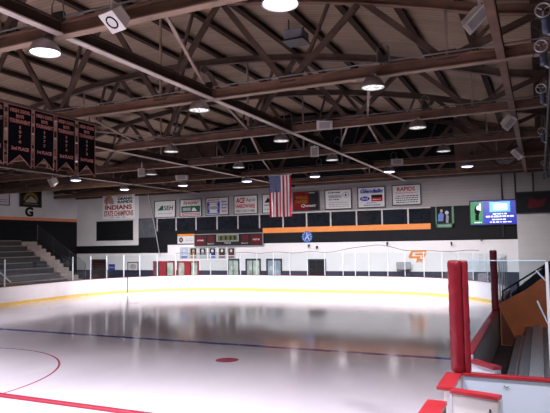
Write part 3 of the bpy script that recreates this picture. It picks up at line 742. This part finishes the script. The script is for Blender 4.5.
p = far_panel('wall_sign', 'framed white sign with green triangle and letters SEH', 'sign', 155, 201.3, 175, 217, 's_white', 's_frame')
p.poly([(.12,.42), (.42,.42), (.42,.75), (.34,.72)], 's_green'); p.txt('SEH', .44, .42, .92, .72, 's_black', .02, .2); p.lines(.15, .15, .88, .28, 1, 's_grey')
p = far_panel('wall_sign', 'framed sign with red script above dark green panel and red strip', 'sign', 180.5, 199.8, 201, 216, 's_white', 's_frame')
p.rect(.04, .22, .96, .62, 's_green'); p.txt('Sawyer', .12, .66, .9, .93, 'red', .02, .3); p.rect(.12, .32, .5, .52, 's_grey', .01); p.poly([(.55,.3),(.8,.3),(.7,.5),(.6,.5)], 's_white', .01)
p.rect(.06, .04, .94, .18, 'red'); p.lines(.1, .05, .9, .17, 1, 's_white', 4)
p = far_panel('wall_sign', 'framed white sign with blue bordered emblem and stacked words', 'sign', 206.5, 198, 228, 214.5, 's_white', 's_frame')
p.rect(.03, .05, .62, .78, 's_blue'); p.oval(.32, .42, .22, .30, 's_white', .01); p.rect(.10, .32, .56, .50, 's_grey', .014); p.rect(.12, .10, .54, .18, 's_white', .012); p.rect(.12, .66, .54, .74, 's_white', .012)
p.lines(.05, .82, .6, .95, 1, 'red', 3); p.lines(.68, .30, .96, .85, 3, 's_blue', 5); p.lines(.68, .10, .96, .28, 1, 'red', 6)
p = far_panel('wall_sign', 'framed white hardware store sign with red ACE lettering', 'sign', 234.5, 196, 257, 213.3, 's_white', 's_frame')
p.txt('ACE', .05, .60, .48, .92, 'red', .04, .2); p.txt('Rapids', .52, .62, .94, .86, 's_black', 0, .3); p.txt('HARDWARE', .05, .30, .92, .54, 'red', .03); p.txt('OPEN 7 DAYS A WEEK', .05, .07, .92, .22, 's_black', .02)
p = far_panel('wall_sign', 'framed white sign with black triangle partly behind the flag', 'sign', 262.8, 194.3, 284, 212.3, 's_white', 's_frame')
p.poly([(.08,.55), (.42,.55), (.25,.85)], 's_black'); p.lines(.05, .35, .9, .48, 1, 's_black', 7); p.lines(.05, .1, .9, .25, 1, 's_grey', 8)
p = far_panel('wall_sign', 'red and black sign with pale script right of the flag', 'sign', 293.6, 192.2, 318.5, 210, 's_black', 's_frame')
p.rect(0, 0, .62, 1, 's_dkred'); p.txt('WELLS', .08, .62, .55, .80, 's_yellow', .02); p.txt('FARGO', .08, .38, .55, .56, 's_yellow', .02); p.txt('Qwest', .30, .14, .90, .33, 's_white', .02, .2); p.rect(.45, .93, .85, .97, 's_white')
p = far_panel('wall_sign', 'framed white sign with black print and small drawing', 'sign', 325.5, 190, 351, 208.6, 's_white', 's_frame')
p.lines(.08, .80, .62, .93, 1, 's_black', 9); p.poly([(.12,.58), (.64,.58), (.64,.74), (.12,.74)], 's_grey'); p.lines(.08, .44, .55, .54, 1, 's_black', 2); p.lines(.1, .06, .92, .38, 3, 's_grey', 10)
p.oval(.80, .72, .13, .16, 's_grey'); p.oval(.80, .72, .10, .12, 's_white', .01); p.poly([(.75,.66),(.85,.66),(.8,.82)], 's_black', .014)
p = far_panel('wall_sign', 'framed white car dealer sign with blue oval and red box', 'sign', 358.3, 187.6, 384.5, 207, 's_white', 's_frame')
p.txt('Glendalin', .08, .72, .94, .93, 's_blue', .05, .25); p.oval(.25, .44, .19, .12, 's_blue'); p.txt('Ford', .13, .39, .37, .50, 's_white', .02, .2)
p.rect(.50, .48, .92, .62, 's_black'); p.rect(.50, .28, .92, .48, 'red'); p.lines(.53, .33, .89, .43, 1, 's_white', 12); p.lines(.30, .17, .72, .25, 1, 's_blue', 13); p.lines(.2, .05, .85, .15, 1, 's_blue', 14)
p = far_panel('wall_sign', 'framed white RAPIDS plumbing sign with red arched heading', 'sign', 392.8, 185.3, 420.3, 204.3, 's_white', 's_frame')
p.txt('RAPIDS', .16, .70, .82, .92, 'red', .03); p.txt('Plumbing & Heating, Inc.', .12, .55, .88, .66, 'red', .01); p.lines(.08, .06, .92, .50, 4, 's_black', 15)
p = far_panel('team_sign', 'white GRAND RAPIDS INDIANS STATE CHAMPIONS sign with red headdress emblem', 'sign', 102.6, 194.3, 134.6, 219, 'sign_bright', None, d=.32)
for i in range(9):
    a = math.radians(60+i*22); p.poly([(.20+.05*math.cos(a-.2), .74+.07*math.sin(a-.2)), (.20+.05*math.cos(a+.2), .74+.07*math.sin(a+.2)), (.20+.15*math.cos(a+.12), .76+.2*math.sin(a+.12)), (.20+.15*math.cos(a-.12), .76+.2*math.sin(a-.12))], 'red', name='feather')
p.oval(.25, .76, .09, .13, 'skin', .01); p.poly([(.32,.76),(.38,.72),(.32,.68)], 'skin', .01); p.oval(.30, .66, .06, .05, 's_grey', .008)
p.txt('HOME OF THE', .46, .90, .92, .95, 's_black'); p.txt('GRAND', .48, .76, .94, .87, 's_black', .05); p.txt('RAPIDS', .48, .63, .94, .74, 's_black', .05)
p.txt('INDIANS', .08, .38, .92, .57, 'red', .04); p.txt('STATE CHAMPIONS', .05, .12, .96, .34, 'red', .03); p.txt('1975   1976   1980', .25, .04, .72, .09, 's_black')
p = left_panel('wall_sign', 'dark sign with orange arched sunrise on the left wall', 'sign', 20.5, 188.5, 41, 206.5, 's_black', 's_frame')
n = 12; p.poly([(.5+.36*math.cos(PI*i/n), .32+.48*math.sin(PI*i/n)) for i in range(n+1)]+[(.5+.24*math.cos(PI-PI*i/n), .32+.30*math.sin(PI*i/n)) for i in range(n+1)], 's_yellow', name='sunrise_arch')
p.poly([(.2,.22), (.82,.22), (.62,.5), (.5,.58), (.36,.42)], 's_grey', name='mountain'); p.rect(.15, .1, .85, .16, 's_yellow')
p = left_panel('wall_sign', 'white framed notice cut by the edge at the left wall', 'sign', -6, 186.5, 9, 204.5, 's_white', 's_frame')
p.lines(.1, .6, .9, .9, 2, 's_grey', 17); p.lines(.1, .1, .9, .35, 2, 's_grey', 18)
# letter G
y0, z0 = PX(25.5, 216, WALLX+.08); y1, z1 = PX(33.8, 207.8, WALLX+.08)
g = thing('wall_letter', (WALLX, (y0+y1)/2, 5.7), 'black block letter G painted on the left wall above the stripe', 'letter')
text('G', (y0, 5.72, y1, z1+.05), lambda u, v, d: (WALLX+.03+d, u, v), 's_black', g, name='letter_face', bold=.05)
mb = MB(); text('G', (y0, 5.72, y1, z1+.05), lambda u, v, d: (WALLX+.001+d, u, v), 's_black', g, name='letter_back', bold=.05)
# cabinet on the left wall
yy0, yy1 = PX(44, 200, WALLX+.05)[0], PX(72, 200, WALLX+.05)[0]
t = thing('wall_cabinet', (WALLX, (yy0+yy1)/2, 5.7), 'flat pale double door panel high on the left wall', 'cabinet')
B(WALLX, WALLX+.08, yy0, yy1, 5.75, 7.15).build('cabinet_body', 'plain_wall', t)
ym = (yy0+yy1)/2
B(WALLX+.08, WALLX+.1, yy0+.05, ym-.02, 5.8, 7.1).build('door', 'plain_wall', t); B(WALLX+.08, WALLX+.1, ym+.02, yy1-.05, 5.8, 7.1).build('door', 'plain_wall', t)

# scoreboard
p = far_panel('scoreboard', 'long black hockey scoreboard with maroon panels and olive clock face', 'scoreboard', 194.6, 234.0, 262.6, 245.6, 's_black', 's_grey', d=.2, fw=.05)
p.rect(.01, .08, .17, .92, 'led_red'); p.rect(.83, .08, .99, .92, 'led_red')
p.txt('HOME', .04, .42, .14, .56, 's_white', .02); p.txt('VISITOR', .86, .42, .96, .56, 's_white', .02)
for u in (.05, .87):
    for v in (.70, .20): p.rect(u+.035, v-.02, u+.055, v+.10, 's_dkred', .01)
p.rect(.20, .30, .30, .88, 'led_red'); p.rect(.70, .30, .80, .88, 'led_red')
p.txt('PENALTY', .20, .12, .30, .24, 's_white'); p.txt('PENALTY', .70, .12, .80, .24, 's_white')
p.rect(.335, .36, .62+.04, .97, 's_grey'); p.rect(.35, .42, .645, .91, 'led_olive', .008)
for u in (.39, .46, .53, .59): p.rect(u, .5, u+.028, .82, 's_black', .012)
p.txt('TIME', .45, .16, .55, .28, 's_white')
p = far_panel('logo_board', 'small white board with round black wheel emblem left of the scoreboard', 'sign', 177.5, 236.2, 194.0, 243.6, 's_white', None, d=.115)
p.oval(.22, .5, .13, .36, 's_black'); p.oval(.22, .5, .05, .14, 's_grey', .01)
for i in range(8):
    a = i*PI/4; p.poly([(.22+.05*math.cos(a), .5+.14*math.sin(a)), (.22+.12*math.cos(a+.12), .5+.33*math.sin(a+.12)), (.22+.12*math.cos(a-.12), .5+.33*math.sin(a-.12))], 's_grey', .01, 'petal')
p.lines(.45, .25, .92, .75, 2, 's_grey', 20)
far_panel('orange_strip', 'thin orange strip above the small round emblem board', 'strip', 177.5, 234.0, 194.0, 236.0, 'orange', None, d=.12)
# posters of players
pc = ['pale_blue', 's_yellow', 's_grey', 's_blue', 'led_red', 's_dkred']
for i, px in enumerate((184.2, 193.4, 202.7, 212.4, 222, 231.2)):
    p = far_panel('player_poster', 'small framed hockey player poster on the white wall, %s of six from the left' % ORD[i], 'poster', px-3.7, 247.8, px+3.7, 258.4, 's_white', 's_grey', d=.07, group='player posters under the scoreboard', fw=.03)
    p.rect(.1, .3, .9, .95, 's_black' if i else 'pale_blue'); p.oval(.5, .72, .17, .14, 's_white' if i != 1 else 'skin', .01, 'figure_head'); p.poly([(.22,.34),(.78,.34),(.66,.62),(.34,.62)], pc[i], .01, 'figure_body')
    p.rect(.1, .06, .9, .2, pc[i] if i else 's_blue')
# round blue emblem
cx, cz = PY(307, 236.8, W-.15); 
t = thing('round_emblem', (cx, W-.15, cz), 'round blue emblem with white figures on the black band', 'emblem')
n = 32; mb = MB(); mb.prism([(cx+.41*math.cos(i*2*PI/n), cz+.41*math.sin(i*2*PI/n)) for i in range(n)], lambda a, b: (a, W-.15, b), lambda a, b: (a, W-.06, b)); mb.build('disc', mat('emblem blue', (.03, .12, .42), .85, spec=.05), t)
mb = MB()
for i in range(12):
    a = i*PI/6; mb.bar((cx+.29*math.cos(a), W-.156, cz+.29*math.sin(a)), (cx+.36*math.cos(a), W-.156, cz+.36*math.sin(a)), .05, .01, up=(0,1,0))
mb.build('dial_marks', 's_white', t)
mb = MB(); mb.bar((cx-.16, W-.158, cz-.2), (cx+.02, W-.158, cz+.05), .08, .01, up=(0,1,0)); mb.bar((cx+.02, W-.158, cz+.05), (cx-.02, W-.158, cz+.27), .07, .01, up=(0,1,0))
mb.bar((cx+.16, W-.158, cz-.2), (cx+.02, W-.158, cz+.05), .08, .01, up=(0,1,0)); mb.bar((cx-.02, W-.158, cz+.08), (cx+.2, W-.158, cz+.14), .06, .01, up=(0,1,0)); mb.build('white_figure', 's_white', t)
# GR monogram
p = None
def poly_thing(name, label, cat, pieces, m):
    t = thing(name, (PY(417, 256, W)[0], W-.06, 1.9), label, cat)
    for nm, pts in pieces:
        q = [PY(a, b, W-.06) for a, b in pts]; mb = MB(); mb.prism(q, lambda a, b: (a, W-.075, b), lambda a, b: (a, W-.052, b)); mb.build(nm, m, t)
poly_thing('team_monogram', 'orange GR monogram painted on the white lower wall', 'emblem', [
    ('letter_stroke', [(411.5, 250.2), (427, 250.2), (426, 252.3), (413, 252.3), (411.5, 256.2), (408.6, 256.2)]),
    ('letter_stroke', [(408.6, 256.2), (411.6, 256.2), (420.5, 256.2), (420, 258.2), (408.8, 258.2)]),
    ('letter_stroke', [(415.5, 253.3), (426.2, 253.3), (424.5, 257.6), (421.6, 257.6), (422.6, 255.1), (415, 255.1)]),
    ('letter_stroke', [(417, 258.2), (419, 258.2), (418.2, 262.4), (416.2, 262.4)]),
    ('letter_stroke', [(418.5, 258.8), (423, 258.8), (422.6, 260.8), (420.5, 261), (423.8, 262.4), (421.4, 262.4), (418.8, 260.8)])], 'orange')
# screens and posters at the upper right
p = far_panel('display_screen', 'bright blue advertising screen with white writing at upper right', 'screen', 470.5, 200.8, 517, 224.2, 'scr_blue', 's_frame', d=.25)
p.rect(0, .02, .27, .98, 'scr_green'); p.oval(.15, .62, .06, .22, 's_black', .008); p.rect(.10, .18, .18, .42, 's_black', .008); p.oval(.17, .72, .035, .1, 'scr_white', .012); p.rect(.2, .6, .23, .9, 'scr_white', .01)
p.rect(.42, .52, .86, .95, 'scr_cyan', .008); p.lines(.48, .62, .82, .85, 1, 'scr_white', 22); p.rect(.5, .60, .8, .86, 'scr_white', .009)
p.lines(.44, .38, .82, .50, 1, 'scr_white', 23); p.lines(.30, .26, .96, .40, 1, 'scr_white', 24); p.lines(.45, .14, .78, .26, 1, 'scr_white', 25); p.lines(.38, .04, .92, .14, 1, 'scr_white', 26); p.lines(.05, .04, .25, .14, 1, 'scr_white', 27)
p = far_panel('hockey_poster', 'green edged poster of a player left of the bright screen', 'poster', 435.6, 206.4, 454, 227.6, 's_black', None, d=.12)
p.rect(0, 0, 1, .18, 'poster_green'); p.rect(.88, 0, 1, 1, 'poster_green'); p.rect(0, 0, .06, 1, 'poster_green'); p.poly([(.12,.3),(.4,.3),(.45,.62),(.3,.75),(.14,.6)], 'poster_blue'); p.oval(.33, .80, .07, .07, 'skin'); p.poly([(.55,.25),(.68,.2),(.72,.55),(.58,.6)], 's_grey'); p.oval(.62, .7, .1, .09, 'pale_blue'); p.txt('HOCKEY', .15, .05, .82, .13, 's_white')
p = far_panel('dark_banner', 'black banner with faint dark red drawing on the right end wall', 'banner', 516.5, 192, 560, 212, 's_black', 's_frame', d=.45)
p.poly([(.25,.2),(.6,.25),(.72,.7),(.5,.6),(.3,.75)], 'led_red', name='drawing')
# lower wall furniture
for i, (a, b) in enumerate(((154, 175.5), (178, 199.6))):
    x0, x1 = wx(a, 268), wx(b, 268); z1 = wz((a+b)/2, 261)
    f = tag(MB().box(x0, x0+.14, W-.14, W-.08, -.03, z1).box(x1-.14, x1, W-.14, W-.08, -.03, z1).box(x0, x1, W-.14, W-.08, z1-.12, z1).build('door_%d' % (i+1), 'door_red'), kind='structure')
    w = x1-x0
    B(x0+.14, x0+w*.33, W-.11, W-.081, -.03, z1-.12).build('side_pane', 'glow' if i else 'pane_pale', f)
    B(x0+w*.33, x0+w*.62, W-.13, W-.081, -.03, z1-.12).build('door_leaf', 'door_red' , f)
    B(x0+w*.62, x0+w*.66, W-.14, W-.08, -.03, z1-.12).build('door_post', 's_black', f)
    B(x0+w*.66, x1-.14, W-.11, W-.081, -.03, z1-.12).build('side_pane', 'glow', f)
for i, (a, b, m) in enumerate(((228.3, 240, 'glow'), (246.3, 261.4, 'glow'), (267, 282.6, 'glow_blue'))):
    x0, x1 = wx(a, 268), wx(b, 268); z1 = wz((a+b)/2, 258.6)
    f = tag(MB().box(x0, x0+.13, W-.14, W-.08, -.03, z1).box(x1-.10, x1, W-.14, W-.08, -.03, z1).box(x0, x1, W-.14, W-.08, z1-.14, z1).build('door_%d' % (i+3), 'navy'), kind='structure')
    B(x0+.13, x1-.10, W-.11, W-.081, -.03, z1-.14).build('glass_leaf', m, f)
    xm = x0+(x1-x0)*(.45 if i < 2 else .55)
    B(xm, xm+.06, W-.13, W-.11, .0, z1-.14).build('mullion', 'navy' if i < 2 else 's_white', f)
    B(x0+.3, x0+.55, W-.125, W-.11, 1.25, 1.55).build('notice', 's_white', f)
x0, x1 = wx(308.8, 268), wx(326.4, 268)
f = tag(MB().box(x0, x0+.1, W-.15, W-.08, -.03, wz(317,259)).box(x1-.16, x1, W-.15, W-.08, -.03, wz(317,259)).box(x0, x1, W-.15, W-.08, wz(317,259)-.1, wz(317,259)).build('door_6', 'navy'), kind='structure')
B(x0+.1, x1-.16, W-.12, W-.081, -.03, wz(317,259)-.1).build('door_leaf', 's_black', f); MB().box(x0+.6, x0+.62, W-.125, W-.12, 0, 2).build('leaf_joint', 'steel', f)
p = far_panel('notice_board', 'pale blank board between the red doors and the windows', 'board', 200.5, 260.0, 227.2, 270.6, 's_white', None, d=.07)
p.rect(.02, .04, .98, .96, 's_white')
p = far_panel('framed_picture', 'black framed picture with grey red print beside the corner', 'picture', 128.2, 262.6, 137.8, 271.5, 's_white', 's_black', d=.07)
p.oval(.5, .55, .32, .28, 's_grey'); p.oval(.5, .5, .22, .14, 'skin', .01)
p = far_panel('dark_display_case', 'dark brown display case behind the glass near the bleacher steps', 'display case', 92.5, 260, 105.8, 274, 'led_red', 's_frame', d=.3)
p.rect(.05, .05, .95, .95, 's_black'); p.lines(.1, .55, .9, .8, 2, 's_dkred', 31)
p = far_panel('blue_notice', 'small dark blue notice on the grey wall right of the display case', 'notice', 108.4, 264.2, 114.6, 270.6, 's_blue', None, d=.1)
p.rect(.1, .4, .9, .6, 's_grey')
# grey bench or table at right
xa_, za_ = PY(395.7, 262, W-.5); xb_, _ = PY(410, 262, W-.5)
t = thing('folding_table', ((xa_+xb_)/2, W-.5, 0), 'grey folded table leaning by the wall near the orange monogram', 'table')
B(xa_, xb_, W-.35, W-.28, 1.35, 1.85).build('tabletop', 's_grey', t); 
for xx in (xa_+.08, (xa_+xb_)/2, xb_-.08): MB().box(xx-.025, xx+.025, W-.38, W-.26, -.03, 1.35).build('leg', 'steel', t)
# little fixtures on the bright wall
for i, (px, py) in enumerate(((309, 245.8), (317, 247.3), (387.3, 243.6), (451.5, 243.5), (481, 239))):
    x, z = PY(px, py, W-.1); t = thing('security_camera', (x, W-.1, z), 'tiny dark camera fitting below the black band, %s from the left' % ORD[i], 'camera', 'small fittings on the lower wall')
    B(x-.05, x+.05, W-.2, W-.05, z-.04, z+.1).build('mount', 's_black', t); MB().tube([(x, W-.2, z), (x+.05, W-.34, z-.1)], .05, 8).build('camera_body', 'steel', t)
# conduits on the upper right wall
for i, (px, za, zb) in enumerate(((501.5, 3.4, 7.4), (515, 5.7, 7.4), (533, 5.7, 7.4))):
    x = PY(px, 185, W-.36)[0]; yq = W-.08 if i == 0 else W-.08
    x = PY(px, 185, yq)[0]
    tag(MB().tube([(x, yq-.02, za), (x, yq-.02, zb)], .045, 8).build('wall_conduit', 'steel'), 'dark vertical conduit on the upper far wall, %s from the screen rightwards' % ORD[i], 'conduit')
# long loose cable hanging at left of the windows
a = PY(148, 196, W-.4); b = PY(155, 228, W-.4); c_ = PY(159.5, 254, W-.4)
tag(MB().tube([(a[0], W-.4, 7.45), (b[0], W-.4, b[1]), (c_[0], W-.4, c_[1])], .035, 6).build('hanging_rope', 'metal'), 'pale rope hanging down the dark window corner left of the emblem board', 'rope')

# ------------------------------------------------------------------ flag
FY = 30.7; fx0, fx1, fz1, fz0 = -14.45, -13.03, 7.22, 4.80
t = thing('american_flag', ((fx0+fx1)/2, FY, fz1), 'American flag hung vertically from the fifth truss', 'flag')
mb = MB(); NX, NZ = 26, 30
def fp(i, j):
    u, v = i/NX, j/NZ
    return (fx0+(fx1-fx0)*u+.02*v*math.sin(v*3), FY-.02+.045*math.sin(u*19)*(.3+v)+.02*math.sin(v*7), fz1-(fz1-fz0)*v)
vs = [fp(i, j) for j in range(NZ+1) for i in range(NX+1)]; fs = []; mi = []
for j in range(NZ):
    for i in range(NX):
        fs.append((j*(NX+1)+i, j*(NX+1)+i+1, (j+1)*(NX+1)+i+1, (j+1)*(NX+1)+i))
        mi.append(2 if (i < 14 and j < 12) else (0 if (i//2) % 2 == 0 else 1))
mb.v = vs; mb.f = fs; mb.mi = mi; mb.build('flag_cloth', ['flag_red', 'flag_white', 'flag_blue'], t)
mb = MB()
for r in range(11):
    for cc in range(9):
        if (r+cc) % 2: continue
        u = (cc+.8)/9.6*14/26; v = (r+.8)/11.6*.4
        i, j = u*NX, v*NZ; q = fp(i, j)
        pts = []
        for s in range(10):
            a = PI/2+s*PI/5; rr = .036 if s % 2 == 0 else .015; pts.append((q[0]+rr*math.cos(a), q[2]+rr*math.sin(a)))
        mb.prism(pts, lambda a, b, y=q[1]: (a, y-.012, b), lambda a, b, y=q[1]: (a, y-.006, b))
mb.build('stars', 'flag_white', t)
MB().tube([(fx0-.05, FY-.02, fz1+.02), (fx1+.05, FY-.02, fz1+.02)], .02, 8).build('hanging_rod', 'metal', t)
for xx in (fx0+.1, fx1-.1): MB().tube([(xx, FY-.02, fz1+.02), (xx, FY-.02, CH+.01)], .008, 6).build('cord', 's_white', t)

# ------------------------------------------------------------------ championship banners along the beam
BX = -12.6
bz1, bz0 = 7.08, 5.45
spec = [(9.83, 10.56, '1972', '3rd PLACE'), (10.68, 11.46, '1976', '2nd PLACE'), (11.56, 12.26, '1977', '1st PLACE'), (12.38, 13.10, '1974', '2nd PLACE'), (13.22, 13.95, '1973', '3rd PLACE')]
for i, (ya, yb, yr, plc) in enumerate(spec):
    t = thing('championship_banner', (BX, (ya+yb)/2, bz1), 'black swallowtail tournament banner reading %s, %s' % (yr, plc), 'banner', 'tournament banners')
    put = lambda u, v, d, ya=ya, yb=yb: (BX+d, ya+(yb-ya)*u, bz0+(bz1-bz0)*v)
    outl = [(0, 0), (0, 1), (1, 1), (1, 0), (.5, .19)]
    mb = MB(); mb.prism(outl, lambda u, v: put(u, v, 0), lambda u, v: put(u, v, -.01)); mb.build('cloth', 'banner', t)
    mb = MB(); q = outl+[outl[0]]
    for a, b in zip(q, q[1:]):
        A = Vector(put(a[0], a[1], .006)); Bq = Vector(put(b[0], b[1], .006)); mb.bar(A, Bq, .018, .006, up=(1,0,0))
    mb.build('border', 'salmon', t)
    for body, bx in (('HIGH', (.08, .885, .45, .95)), ('SCHOOL', (.50, .885, .93, .95)), ('BOYS', (.33, .80, .66, .86)), ('TOURNAMENT', (.06, .71, .94, .78)), (plc, (.14, .265, .88, .325))):
        text(body, bx, put, 'salmon', t, bold=.06)
    for k, ch in enumerate(yr): text(ch, (.445 if ch != '1' else .47, .62-k*.078, .56 if ch != '1' else .53, .675-k*.078), put, 'salmon', t, name='year_digit', bold=.04)
t = thing('banner_rail', (BX, 11.5, 7.1), 'long brown rail carrying the row of tournament banners', 'rail')
B(BX-.04, BX+.03, 8.0, 14.2, 7.082, 7.15).build('rail', 'web', t)
for y in (8.15, 13.7): MB().tube([(BX, y, 7.15), (BX, y, 7.31)], .02, 6).build('rail_hanger', 'steel', t)

# ------------------------------------------------------------------ ambient light
wd = bpy.data.worlds.new('world'); scn.world = wd; wd.use_nodes = True
wd.node_tree.nodes['Background'].inputs[0].default_value = (.6, .55, .65, 1); wd.node_tree.nodes['Background'].inputs[1].default_value = .02
